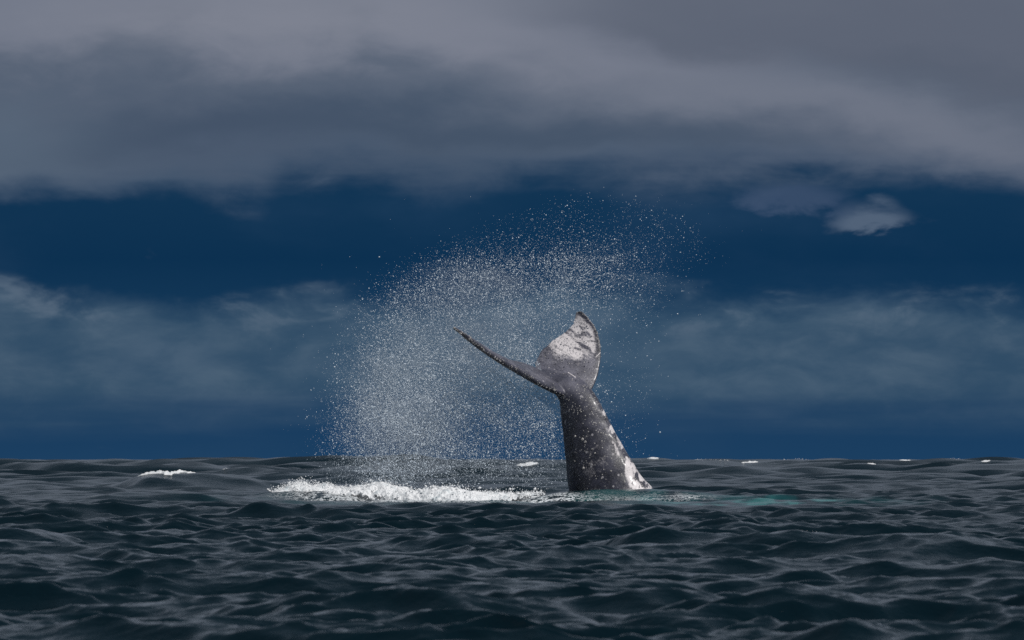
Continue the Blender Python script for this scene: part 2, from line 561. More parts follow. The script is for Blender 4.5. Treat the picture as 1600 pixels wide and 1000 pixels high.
def sea_surface(x, y, cell):
    """Displaced positions for parameter points, dropping waves the local cell cannot carry."""
    X, Y, Z = x.astype(np.float32).copy(), y.astype(np.float32).copy(), np.zeros_like(x, dtype=np.float32)
    xf, yf = x.astype(np.float64), y.astype(np.float64)
    calm = np.zeros(len(x))
    for (hx, hy, hz, hw, hl, sl) in HW:
        dy = yf - hy - sl * (xf - hx)
        calm = np.maximum(calm, 0.15 * np.exp(-((xf - hx) / (hw * 1.2)) ** 4 - (dy / (hl * 2.2)) ** 2))
    for (hx, hy, hw, hl) in CALM:
        calm = np.maximum(calm, 0.55 * np.exp(-((xf - hx) / hw) ** 4 - ((yf - hy) / hl) ** 2))
    live = (1 - calm).astype(np.float32)
    # gusts: some patches rougher than others
    gust = (0.30 + 1.45 * fbm(np.stack([xf * 0.11, yf * 0.05, np.zeros_like(xf)], 1), 3, 5)).astype(np.float32)
    lost = np.zeros(len(x), dtype=np.float32)
    offshore = (1.0 + 2.0 * sstep(np.hypot(xf, yf), 135, 260)).astype(np.float32)   # the swell stands higher farther out
    for i in range(NW):
        w = sstep(lam[i] / np.maximum(cell, 1e-3), 2.2, 4.0).astype(np.float32)
        lost += (1 - w) * slope[i] ** 2 / 2
        idx = np.nonzero(w > 0.01)[0]
        if len(idx) == 0:
            continue
        t = np.mod(kx[i] * xf[idx] + ky[i] * yf[idx] + ph[i], 2 * np.pi).astype(np.float32)
        g = gust[idx] if lam[i] < 2.2 else offshore[idx]
        a = (w[idx] * live[idx] * g * amp[i]).astype(np.float32)
        Z[idx] += a * np.cos(t)
        s = a * CHOP * np.sin(t)
        X[idx] -= s * (kx[i] / kw[i])
        Y[idx] -= s * (ky[i] / kw[i])
    # short steep chop with sharp crests (ridged noise, crests lying across the wind)
    ca, sa = math.cos(0.16), math.sin(0.16)
    wx, wy = ca * xf + sa * yf, -sa * xf + ca * yf
    for o, (lx, ly, a) in enumerate(((2.3, 1.15, 0.10), (1.05, 0.52, 0.066), (0.5, 0.26, 0.044), (0.26, 0.14, 0.025), (0.16, 0.09, 0.012))):
        w = sstep(ly * 1.3 / np.maximum(cell, 1e-3), 2.0, 3.6)
        idx = np.nonzero(w > 0.01)[0]
        if len(idx) == 0:
            continue
        q = np.stack([wx[idx] / lx + 5.1 * o, wy[idx] / ly + 2.7 * o + 0.35 * np.sin(wx[idx] / lx * 1.3), np.full(len(idx), 0.5 + o)], 1)
        nn = np.abs(2 * vnoise(q, 40 + o) - 1)
        Z[idx] += (w[idx] * live[idx] * gust[idx] * a * (0.42 - nn ** 0.85)).astype(np.float32)
    # long swell, felt only in the open water well beyond the whale
    far = sstep(np.hypot(xf, yf), 150, 330)
    for i in range(SW_N):
        Z += (far * SW_A[i] * np.cos(SW_K[i] * (np.cos(SW_D[i]) * xf + np.sin(SW_D[i]) * yf) + SW_P[i])).astype(np.float32)
    for (hx, hy, hz, hw, hl, sl) in HW:
        wob = 0.5 * hl * (vnoise(np.stack([xf * 1.3, np.full_like(xf, hx), np.zeros_like(xf)], 1), 3) - 0.5)
        dy = yf - hy - sl * (xf - hx) + wob
        L = np.where(dy < 0, hl, hl * 2.4)
        prof = np.exp(-np.abs(dy / L) ** 1.6)
        bulk = np.exp(-np.abs((xf - hx) / hw) ** 3) * (0.75 + 0.5 * vnoise(np.stack([xf * 0.9, np.full_like(xf, hy), np.zeros_like(xf)], 1), 9))
        Z += (hz * bulk * prof).astype(np.float32)
    return X, Y, Z, lost


def near_px(X, Y, px, Yc, wpx, wy):
    """Soft patch on the water around a spot given by its direction and distance."""
    xc = (px - 800) * Yc / F
    return np.exp(-((X - xc) / (wpx * Yc / F)) ** 2 - ((Y - Yc) / wy) ** 2)


def build_sea():
    # polar sheet round the camera: fine towards the whale, coarse elsewhere
    fine_az = np.linspace(-7.0, 7.0, 376)
    right = np.concatenate([[7.4, 7.8, 8.5, 9.6, 11.5], np.linspace(15, 180, 20)])
    az = np.radians(np.concatenate([-right[::-1], fine_az, right]))
    rr = [20.0]
    while rr[-1] < 22000:
        r = rr[-1]
        q = 0.006 if r < 25 else (0.0009 if r < 72 else (0.00125 if r < 128 else (0.0018 if r < 220 else (0.0028 if r < 600 else (0.008 if r < 2500 else 0.05)))))
        rr.append(r * (1 + q))
    rr = np.array(rr)
    A, R = np.meshgrid(az, rr)            # rows: radius, columns: azimuth
    x, y = (R * np.sin(A)).ravel(), (R * np.cos(A)).ravel()
    dr = np.gradient(rr)[:, None] + 0 * A
    da = np.gradient(az)[None, :] * R
    cell = np.maximum(dr, da).ravel()
    X, Y, Z, lost = sea_surface(x, y, cell)
    nr, na = A.shape
    idx = np.arange(nr * na).reshape(nr, na)
    f = np.stack([idx[:-1, :-1], idx[:-1, 1:], idx[1:, 1:], idx[1:, :-1]], -1).reshape(-1, 4)[:, ::-1]
    # inner disc under the camera
    centre = len(X)
    V = np.stack([X, Y, Z], 1)
    V = np.vstack([V, [[0, 0, -0.1]]])
    fan = np.stack([np.full(na - 1, centre), idx[0, 1:], idx[0, :-1]], 1)
    me = mesh_from('sea', V, [f, fan])
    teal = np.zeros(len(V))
    foam = np.zeros(len(V))
    vx, vy, vz = V[:, 0], V[:, 1], V[:, 2]
    nz = fbm(np.stack([vx * 0.9, vy * 0.35, vz * 0], 1), 3, 21)
    # churned, air-filled water round the tail, and the glow over a pale fin
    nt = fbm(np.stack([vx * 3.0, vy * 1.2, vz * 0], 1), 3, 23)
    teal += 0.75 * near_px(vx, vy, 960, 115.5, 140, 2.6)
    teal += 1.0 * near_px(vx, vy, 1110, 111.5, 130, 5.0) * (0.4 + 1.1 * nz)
    teal += 1.7 * near_px(vx, vy, 1250, 110.0, 150, 6.0) * (0.35 + 1.2 * nz)  # glow of a lit pale fin under water, painted into the sea colour
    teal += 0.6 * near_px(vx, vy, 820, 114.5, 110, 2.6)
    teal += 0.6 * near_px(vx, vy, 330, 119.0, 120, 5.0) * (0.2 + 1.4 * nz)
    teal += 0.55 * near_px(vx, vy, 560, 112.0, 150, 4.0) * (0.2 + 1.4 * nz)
    foam += 0.7 * near_px(vx, vy, 700, 115.0, 130, 1.2) + 0.35 * near_px(vx, vy, 520, 116.6, 110, 0.8)
    foam += 0.3 * near_px(vx, vy, 840, 115.9, 60, 0.9)
    foam += 0.24 * near_px(vx, vy, 960, 115.7, 130, 0.9)
    foam += 0.35 * near_px(vx, vy, 905, 117.6, 60, 0.3) + 0.35 * near_px(vx, vy, 990, 117.6, 60, 0.35)
    foam += 0.22 * near_px(vx, vy, 1075, 115.6, 45, 0.6)
    foam += 0.42 * near_px(vx, vy, 240, 121.5, 90, 2.0)
    foam += 0.35 * near_px(vx, vy, 660, 112.5, 200, 1.5)
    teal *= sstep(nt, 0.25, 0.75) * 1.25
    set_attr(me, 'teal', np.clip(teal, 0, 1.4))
    set_attr(me, 'foam', np.clip(foam, 0, 1.3))
    rough = np.sqrt(np.sqrt(0.000005 + 0.10 * lost))
    set_attr(me, 'rough', np.append(np.clip(rough, 0.065, 0.2), 0.2))
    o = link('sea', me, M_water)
    tag(o, kind='structure')
    return V[:-1].reshape(nr, na, 3), az


SEA, SEA_AZ = build_sea()


# ------------------------------------------------------------------ the whale
def catmull(pts, n):
    pts = np.asarray(pts, float)
    ext = np.vstack([2 * pts[0] - pts[1], pts, 2 * pts[-1] - pts[-2]])
    seg = np.linalg.norm(np.diff(pts[:, :3], axis=0), axis=1)
    s = np.concatenate([[0], np.cumsum(seg)])
    out = []
    for t in np.linspace(0, s[-1], n):
        i = min(np.searchsorted(s, t, side='right') - 1, len(pts) - 2)
        u = (t - s[i]) / seg[i]
        p0, p1, p2, p3 = ext[i], ext[i + 1], ext[i + 2], ext[i + 3]
        out.append(0.5 * ((2 * p1) + (-p0 + p2) * u + (2 * p0 - 5 * p1 + 4 * p2 - p3) * u * u + (-p0 + 3 * p1 - 3 * p2 + p3) * u ** 3))
    return np.array(out)


def unit(v):
    return v / np.linalg.norm(v)


def loft(rings):
    """Closed mesh from equal rings (list of (k,3))."""
    k = len(rings[0])
    V = np.vstack(rings)
    F4 = []
    for r in range(len(rings) - 1):
        for j in range(k):
            a, b = r * k + j, r * k + (j + 1) % k
            F4.append([a, b, b + k, a + k])
    V = np.vstack([V, rings[0].mean(0), rings[-1].mean(0)])
    c0, c1 = len(V) - 2, len(V) - 1
    F3 = [[c0, (j + 1) % k, j] for j in range(k)]
    off = (len(rings) - 1) * k
    F3 += [[c1, off + j, off + (j + 1) % k] for j in range(k)]
    return V, np.array(F4), np.array(F3)


def whale_mesh():
    parts = []
    # tail stock: px, py, depth, half-depth along the keel, half-width across it, bend 0..1
    stock = [
        (1008, 900, -0.10, 1.30, 1.00, 0),
        (982, 830, -0.05, 1.12, 0.82, 0),
        (953, 778, 0.00, 0.96, 0.66, 0),
        (938, 740, 0.00, 0.83, 0.56, 0),
        (925, 700, 0.00, 0.68, 0.45, 0),
        (913, 660, 0.02, 0.555, 0.36, 0.05),
        (905, 635, 0.08, 0.475, 0.33, 0.22),
        (896, 614, 0.20, 0.35, 0.36, 0.55),
        (880, 599, 0.34, 0.23, 0.40, 0.85),
        (862, 588, 0.48, 0.14, 0.34, 1.0),
        (842, 578, 0.64, 0.05, 0.16, 1.0),
    ]
    pts = np.array([np.append(P(a, b, DIST + d), [ka, kb, bend]) for a, b, d, ka, kb, bend in stock])
    c = catmull(pts, 110)
    T = np.gradient(c[:, :3], axis=0)
    k0, k1 = unit(np.array([.78, -.62, 0.1])), unit(np.array([.19, -.30, .93]))
    rings = []
    th = np.linspace(0, 2 * np.pi, 64, endpoint=False)
    for i in range(len(c)):
        t = unit(T[i])
        k = unit(k0 * (1 - c[i, 5]) + k1 * c[i, 5])
        k = unit(k - t * np.dot(k, t))
        l = np.cross(t, k)
        cs, sn = np.cos(th), np.sin(th)
        pin = 1 - 0.22 * np.abs(cs) ** 3              # pinch towards the two keels
        rings.append(c[i, :3] + np.outer(cs * c[i, 3], k) + np.outer(sn * c[i, 4] * pin, l))
    parts.append(loft(rings))

    def lobe(rows, thick):
        # rows: (LE px, py, depth, TE px, py, depth) from root to tip
        L = catmull([P(r[0], r[1], DIST + r[2]) for r in rows], 60)
        E = catmull([P(r[3], r[4], DIST + r[5]) for r in rows], 60)
        u = np.linspace(0, 1, 60)
        mid = (L + E) / 2
        span = np.gradient(mid, axis=0)
        xs = (1 - np.cos(np.linspace(0, np.pi, 28))) / 2
        prof = 5 * (0.2969 * np.sqrt(xs) - 0.126 * xs - 0.3516 * xs ** 2 + 0.2843 * xs ** 3 - 0.0960 * xs ** 4)
        prof = np.maximum(prof, 0.11 * np.minimum(1, 12 * xs))
        rings = []
        ed = fbm(np.stack([u * 14, u * 0, u * 0], 1), 3, 33) - 0.5
        for i in range(60):
            ch = (E[i] - L[i])
            n = unit(np.cross(ch, span[i]))
            tk = np.interp(u[i], [0, .3, .6, .85, 1], thick)
            e = xs * (1 + 0.07 * ed[i] * xs)           # ragged trailing edge
            up = L[i] + np.outer(e, ch) + np.outer(prof * tk, n)
            dn = L[i] + np.outer(e, ch) - np.outer(prof * tk, n)
            rings.append(np.vstack([up, dn[-2:0:-1]]))
        return loft(rings)

    parts.append(lobe([
        (898, 622, 0.05, 850, 584, 0.58),
        (872, 614, -0.22, 838, 576, 0.56),
        (845, 600.5, -0.50, 818, 568, 0.36),
        (812, 581, -0.82, 790, 560, -0.02),
        (778, 562, -1.14, 764, 547, -0.52),
        (745, 540, -1.44, 738, 529, -1.06),
        (722, 521.5, -1.64, 719, 517.5, -1.46),
        (709, 512, -1.78, 709, 512, -1.68)],
        [0.24, 0.185, 0.14, 0.09, 0.055]))
    parts.append(lobe([
        (908, 624, 0.20, 850, 584, 0.58),
        (924, 610, 0.42, 836, 574, 0.62),
        (934, 587, 0.62, 839, 561, 0.84),
        (938.5, 562, 0.80, 850, 545, 1.00),
        (938.5, 538, 0.92, 868, 529, 1.10),
        (932.5, 515, 1.02, 888, 514, 1.16),
        (922, 499, 1.08, 896, 503, 1.18),
        (913, 489.5, 1.12, 897.5, 494, 1.19),
        (907, 486, 1.15, 898.5, 489, 1.19)],
        [0.13, 0.085, 0.06, 0.045, 0.03]))

    Vs, Qs, Ts, off = [], [], [], 0
    for V, Q, Tt in parts:
        Vs.append(V)
        Qs.append(Q + off)
        Ts.append(Tt + off)
        off += len(V)
    src = mesh_from('whale_source', np.vstack(Vs), [np.vstack(Qs), np.vstack(Ts)])
    import bmesh
    bm = bmesh.new()
    bm.from_mesh(src)
    bmesh.ops.recalc_face_normals(bm, faces=bm.faces)
    bm.to_mesh(src)
    bm.free()
    tmp = bpy.data.objects.new('whale_source', src)
    col.objects.link(tmp)
    r = tmp.modifiers.new('fuse', 'REMESH')
    r.mode = 'VOXEL'
    r.voxel_size = 0.013
    s = tmp.modifiers.new('soften', 'SMOOTH')
    s.iterations = 7
    s.factor = 0.5
    dg = bpy.context.evaluated_depsgraph_get()
    me = bpy.data.meshes.new_from_object(tmp.evaluated_get(dg))
    bpy.data.objects.remove(tmp)
    bpy.data.meshes.remove(src)
    me.name = 'whale'
    me.polygons.foreach_set('use_smooth', np.full(len(me.polygons), True))
    return me


def seg_dist(px, py, a, b):
    a, b = np.array(a, float), np.array(b, float)
    d = b - a
    t = np.clip(((px - a[0]) * d[0] + (py - a[1]) * d[1]) / (d @ d), 0, 1)
    return np.hypot(px - a[0] - t * d[0], py - a[1] - t * d[1])


def build_whale():
    me = whale_mesh()
    n = len(me.vertices)
    co = np.empty(n * 3, np.float32)
    me.vertices.foreach_get('co', co)
    co = co.reshape(-1, 3).astype(float)
    no = np.empty(n * 3, np.float32)
    me.vertices.foreach_get('normal', no)
    no = no.reshape(-1, 3)
    # gentle dents, knuckles along the keel, ragged rim
    dent = fbm(co * 2.2, 3, 51) - 0.5
    low = co[:, 2] < CAM_H + (HORIZON - 640) * DIST / F
    co += no * (dent * np.where(low, 0.05, 0.02))[:, None]
    knuck = np.clip(no @ unit(np.array([.78, -.62, 0.1])), 0, 1) ** 6
    co += no * (knuck * 0.035 * np.maximum(0, np.sin(co[:, 2] * 11.0)) * low)[:, None]
    me.vertices.foreach_set('co', co.astype(np.float32).ravel())
    px = 800 + F * co[:, 0] / co[:, 1]
    py = HORIZON - F * (co[:, 2] - CAM_H) / co[:, 1]
    dep = co[:, 1] - DIST

    lr = np.random.default_rng(5)
    right_lobe = sstep(dep, 0.40, 0.62) * (py < 622)
    # pale field on the far lobe with dark streaks running across it
    u = (px - 902) * 0.90 + (py - 535) * 0.42
    v = -(px - 902) * 0.42 + (py - 535) * 0.90
    field = 1.35 - (np.abs(u / 50) ** 2.0 + np.abs((v + 4) / 42) ** 2.0)
    st = fbm(np.stack([u / 20, v / 6.0, u * 0], 1), 4, 61)
    bl = fbm(np.stack([px / 16, py / 16, px * 0], 1), 4, 62)
    pale_r = np.clip(field, 0, 1) * 1.18 - 3.2 * np.clip(0.49 - st, 0, 1) - 2.0 * np.clip(0.44 - bl, 0, 1)
    le = np.interp(py, [486, 492, 499, 515, 538, 562, 587, 612], [904, 915, 925, 935, 940, 940, 935, 925])
    rim = sstep(le - px, 3, 15)
    lowcut = sstep(-(0.42 * (px - 880) * 1.0 - (py - 572) * -1.0), -14, 10)
    # dark scratches combed across the pale field
    comb = np.zeros(n)
    for _ in range(34):
        cx_, cy_ = lr.normal(908, 17), lr.normal(540, 19)
        ln_, an_ = lr.uniform(2, 8), math.radians(lr.normal(28, 20))
        d_ = seg_dist(px, py, (cx_ - ln_ * math.cos(an_), cy_ - ln_ * math.sin(an_)), (cx_ + ln_ * math.cos(an_), cy_ + ln_ * math.sin(an_)))
        comb = np.maximum(comb, sstep(lr.uniform(0.6, 1.9) - d_, -1.2, 0.8) * lr.uniform(0.35, 0.9))
    pale_r = np.clip(pale_r, 0, 1) * (1 - 0.85 * comb)
    pale = right_lobe * np.clip(pale_r, 0, 1) * rim * (0.25 + 0.75 * lowcut)
    # scratches
    for a, b, w in (((888, 582), (899, 589), 0.6), ((938, 551), (931, 558), 0.6)):
        pale = np.maximum(pale, 0.9 * sstep(w - seg_dist(px, py, a, b), -0.7, 0.6))
    # pale, scarred keel down the right-hand edge
    edge = np.interp(py, [600, 640, 660, 700, 740, 778, 830], [922, 940, 948, 968, 992, 1013, 1045])
    wid = np.interp(py, [600, 650, 690, 720, 745, 765, 790], [1, 3, 9, 14, 17, 19, 24])
    kn = fbm(np.stack([px / 7, py / 12, dep * 3], 1), 4, 71)
    keel = sstep(wid - (edge - px), -5, 5) * sstep(kn, 0.40, 0.62) * (py > 640) * (dep < 0.9)
    base_patch = sstep(seg_dist(px, py, (990, 756), (1014, 782)) * -1, -11, -3) * (0.35 + 1.0 * (kn > 0.36))
    pale = np.maximum(pale, keel * 0.95)
    pale = np.maximum(pale, np.clip(base_patch, 0, 1) * (py > 740))
    # faint clouds of scars on the stock
    bl2 = fbm(np.stack([px / 20, py / 20, dep * 1.5], 1), 4, 81)
    pale = np.maximum(pale, 0.32 * sstep(bl2, 0.56, 0.74) * (py > 620))
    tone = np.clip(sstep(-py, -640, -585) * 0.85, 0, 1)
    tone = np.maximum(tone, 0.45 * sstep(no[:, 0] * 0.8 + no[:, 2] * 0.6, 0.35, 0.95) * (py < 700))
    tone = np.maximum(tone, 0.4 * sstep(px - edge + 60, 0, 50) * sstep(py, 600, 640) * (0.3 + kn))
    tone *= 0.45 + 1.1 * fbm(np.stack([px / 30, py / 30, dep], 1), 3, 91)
    # leading edges are darker and crusted
    le_l = seg_dist(px, py, (712, 517), (800, 578))
    le_l = np.minimum(le_l, seg_dist(px, py, (800, 578), (872, 622)))
    le_l = np.minimum(le_l, seg_dist(px, py, (872, 620), (900, 640)))
    lead = (1 - sstep(le_l, 6, 11)) * (dep < 0.3) * (no[:, 2] < 0.55)
    tone *= 1 - 0.9 * lead
    tone *= 1 - 0.7 * right_lobe * (1 - rim)
    speck = 0.19 + 0.55 * lead + 0.35 * right_lobe * (1 - rim) + 0.45 * sstep(px - edge + 40, 0, 40) * (py > 600) * (dep < .6)
    speck += 0.35 * np.exp(-((px - 912) / 18) ** 2 - ((py - 612) / 16) ** 2) * (dep < .5)
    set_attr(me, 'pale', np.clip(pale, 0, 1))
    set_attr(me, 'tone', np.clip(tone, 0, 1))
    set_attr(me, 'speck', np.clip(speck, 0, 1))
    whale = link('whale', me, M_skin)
    tag(whale, 'dark grey whale tail raised out of the sea with pale scarred flukes', 'whale')

    # barnacles: little cratered cones set into the skin
    cone = []
    K = 7
    for (rad, hh) in ((1.0, -0.1), (0.62, 0.75), (0.36, 0.68), (0.22, 0.30)):
        for j in range(K):
            a = 2 * np.pi * j / K
            cone.append((rad * math.cos(a), rad * math.sin(a), hh))
    cone = np.array(cone)
    cf = np.array([[r * K + j, r * K + (j + 1) % K, (r + 1) * K + (j + 1) % K, (r + 1) * K + j] for r in range(3) for j in range(K)])
    front = no[:, 1] < 0.35
    w = lead * 1.0 * front
    w = w + 1.5 * (seg_dist(px, py, (712, 514), (728, 524)) < 9) * (dep < -1.2)
    w = w + 1.6 * right_lobe * (px > le - 5) * (py < 545)
    w = w + 0.12 * ((px > edge - 26) & (py > 600) & (py < 775) & front & (dep < .6))
    w = w + 0.010 * ((py > 640) & (py < 775) & front)
    w = w / w.sum()
    pick = rng.choice(n, 520, p=w)
    sizes = np.exp(rng.normal(math.log(0.0105), 0.4, 520))
    big = []
    for (bx, by, bs) in ((910.5, 686, .034), (914.5, 690, .030), (911.5, 731, .033), (926, 702, .026), (930, 708, .02), (899, 682, .024), (955, 736, .022)):
        d = np.hypot(px - bx, py - by) + 50 * (no[:, 1] > 0)
        big.append((int(np.argmin(d)), bs))
    pick = list(pick) + [b[0] for b in big]
    sizes = list(sizes) + [b[1] for b in big]
    Vb, Fb = [], []
    for q, (i, s) in enumerate(zip(pick, sizes)):
        nn = unit(no[i].astype(float))
        t = unit(np.cross(nn, [0.3, 0.5, 0.8]))
        b = np.cross(nn, t)
        loc = cone * [s, s, s * 0.8]
        Vb.append(co[i] + np.outer(loc[:, 0], t) + np.outer(loc[:, 1], b) + np.outer(loc[:, 2], nn))
        Fb.append(cf + q * len(cone))
    bo = link('barnacle_crust', mesh_from('barnacle_crust', np.vstack(Vb), np.vstack(Fb), smooth=False), M_barn, whale)
    tag(bo, 'pale barnacles crusted along the edges of the flukes', kind='stuff')
    return whale


build_whale()

# ------------------------------------------------------------------ droplets and foam
OCT_V = np.array([[1, 0, 0], [-1, 0, 0], [0, 1, 0], [0, -1, 0], [0, 0, 1], [0, 0, -1]], float)
OCT_F = np.array([[0, 2, 4], [2, 1, 4], [1, 3, 4], [3, 0, 4], [2, 0, 5], [1, 2, 5], [3, 1, 5], [0, 3, 5]])


TET_V = np.array([[1, 1, 1], [1, -1, -1], [-1, 1, -1], [-1, -1, 1]], float) / math.sqrt(3)
TET_F = np.array([[0, 1, 2], [0, 3, 1], [0, 2, 3], [1, 3, 2]])


def drops_mesh(centres, radii, stretch=0.35, tetra=False):
    OV, OF = (TET_V, TET_F) if tetra else (OCT_V, OCT_F)
    n = len(centres)
    q = rng.normal(size=(n, 3, 3))
    # a random rotation for each drop
    a = q[:, 0] / np.linalg.norm(q[:, 0], axis=1, keepdims=True)
    b = q[:, 1] - a * (q[:, 1] * a).sum(1, keepdims=True)
    b /= np.linalg.norm(b, axis=1, keepdims=True)
    c = np.cross(a, b)
    R = np.stack([a, b, c], 1)
    sc = 1 + stretch * rng.uniform(-1, 1, (n, 1, 3))
    V = (OV[None] * sc) @ R * np.asarray(radii)[:, None, None] + centres[:, None, :]
    Fc = (OF[None] + (np.arange(n) * len(OV))[:, None, None]).reshape(-1, 3)
    return V.reshape(-1, 3), Fc


def to_world(px, py, dep):
    Y = DIST + dep
    return np.stack([(px - 800) * Y / F, Y, CAM_H - (py - HORIZON) * Y / F], 1)


def along(path, n, jx, jy):
    p = np.array(path, float)
    s = np.concatenate([[0], np.cumsum(np.hypot(*np.diff(p, axis=0).T))])
    t = rng.uniform(0, s[-1], n)
    return np.stack([np.interp(t, s, p[:, 0]) + rng.normal(0, jx, n), np.interp(t, s, p[:, 1]) + rng.normal(0, jy, n)], 1)


def build_spray():
    N = 340000

    def g(w, cx, cy, sx, sy):
        k = int(N * w)
        return np.stack([rng.normal(cx, sx, k), rng.normal(cy, sy, k)], 1)
    pts = [
        g(0.26, 640, 690, 66, 55), g(0.13, 610, 630, 55, 60), g(0.16, 700, 570, 85, 75),
        g(0.08, 590, 575, 48, 60), g(0.09, 790, 650, 75, 60), g(0.05, 620, 735, 65, 14),
        along([(590, 500), (690, 440), (780, 425), (860, 415), (960, 402)], int(N * .06), 32, 22),
        along([(700, 470), (820, 470), (960, 440)], int(N * .08), 42, 36),
        g(0.004, 900, 355, 90, 22), g(0.006, 1000, 405, 36, 30), g(0.003, 985, 600, 24, 70), g(0.010, 975, 440, 40, 40), g(0.08, 800, 580, 65, 80), g(0.06, 830, 650, 45, 60), g(0.012, 760, 430, 90, 24),
        along([(500, 700), (522, 590), (575, 480), (680, 395), (800, 345), (920, 315), (1010, 330), (1075, 370), (1098, 412)], int(N * .008), 18, 12),
    ]
    pts = np.vstack(pts)
    x, y = pts[:, 0], pts[:, 1]
    # thrown sheets: the density breaks into arcs and clumps
    ang_ = np.arctan2(780 - y, x - 880)
    rad_ = np.hypot(780 - y, x - 880)
    cl = fbm(np.stack([ang_ * 7, rad_ / 60, x * 0], 1), 4, 101)
    cl2 = fbm(np.stack([x / 14, y / 14, x * 0], 1), 3, 105)
    keep = rng.uniform(size=len(x)) < np.clip(0.66 + 0.9 * (cl - 0.5) + 0.35 * (cl2 - 0.5), 0.2, 1)
    edge = np.interp(y, [280, 340, 385, 430, 480, 590, 700, 760], [870, 745, 645, 570, 530, 488, 470, 486])
    keep &= rng.uniform(size=len(x)) < sstep(x - edge, -16, 115) + 0.03
    keep &= (y < 768 - rng.uniform(0, 14, len(x))) & (y > 292)
    x, y = x[keep], y[keep]
    n = len(x)
    dep = rng.normal(-0.1, 0.6, n)
    # nothing hangs between the camera and the tail itself
    hide = (seg_dist(x, y, (712, 514), (872, 620)) < 20) | ((y > 575) & (np.abs(x - np.interp(y, [575, 625, 700, 780], [890, 902, 925, 952])) < np.interp(y, [575, 625, 700, 780], [46, 40, 48, 66]))) | (np.hypot(x - 900, y - 545) < 62)
    dep = np.where(hide, rng.uniform(1.4, 2.4, n), dep)
    size = np.exp(rng.normal(math.log(0.0032), 0.66, n))
    sparse = (y < 400) | (x < 560) | (x > 960)
    size = np.where(sparse, size * 0.85, size)
    c = to_world(x, y, dep)
    size = np.clip(size, 0.0016, 0.0165)
    big = size > 0.009
    V, Fc = drops_mesh(c[big], size[big])
    V2, Fc2 = drops_mesh(c[~big], size[~big] * 1.25, tetra=True)
    o = link('water_spray', mesh_from('water_spray', np.vstack([V, V2]), np.vstack([Fc, Fc2 + len(V)])), M_spray)
    # the finest part of the spray: a thin lit mist among the drops
    import bmesh
    bm = bmesh.new()
    bmesh.ops.create_icosphere(bm, subdivisions=3, radius=1.0)
    for v in bm.verts:
        k = 1 + 0.12 * (float(vnoise(np.array([[v.co.x * 1.7, v.co.y * 1.7, v.co.z * 1.7]]), 77)[0]) - 0.5)
        v.co *= k
    mv = np.array([v.co[:] for v in bm.verts])
    mf = np.array([[v.index for v in f.verts] for f in bm.faces])
    bm.free()
    ctr = P(700, 585, DIST + 1.1)
    mv = ctr + mv * np.array([2.75, 1.0, 2.45])
    mv[:, 2] = np.maximum(mv[:, 2], -0.3)
    me = o.data
    mist = mesh_from('mist', mv, mf)
    tmp = bpy.data.objects.new('mist', mist)
    b2 = bmesh.new()
    b2.from_mesh(me)
    n0 = len(b2.faces)
    b2.from_mesh(mist)
    b2.faces.ensure_lookup_table()
    for f in b2.faces[n0:]:
        f.material_index = 1
    b2.to_mesh(me)
    b2.free()
    bpy.data.objects.remove(tmp)
    bpy.data.meshes.remove(mist)
    me.materials.append(M_mist)
    tag(o, 'arc of white water droplets flung up left of and above the whale tail', kind='stuff')


build_spray()


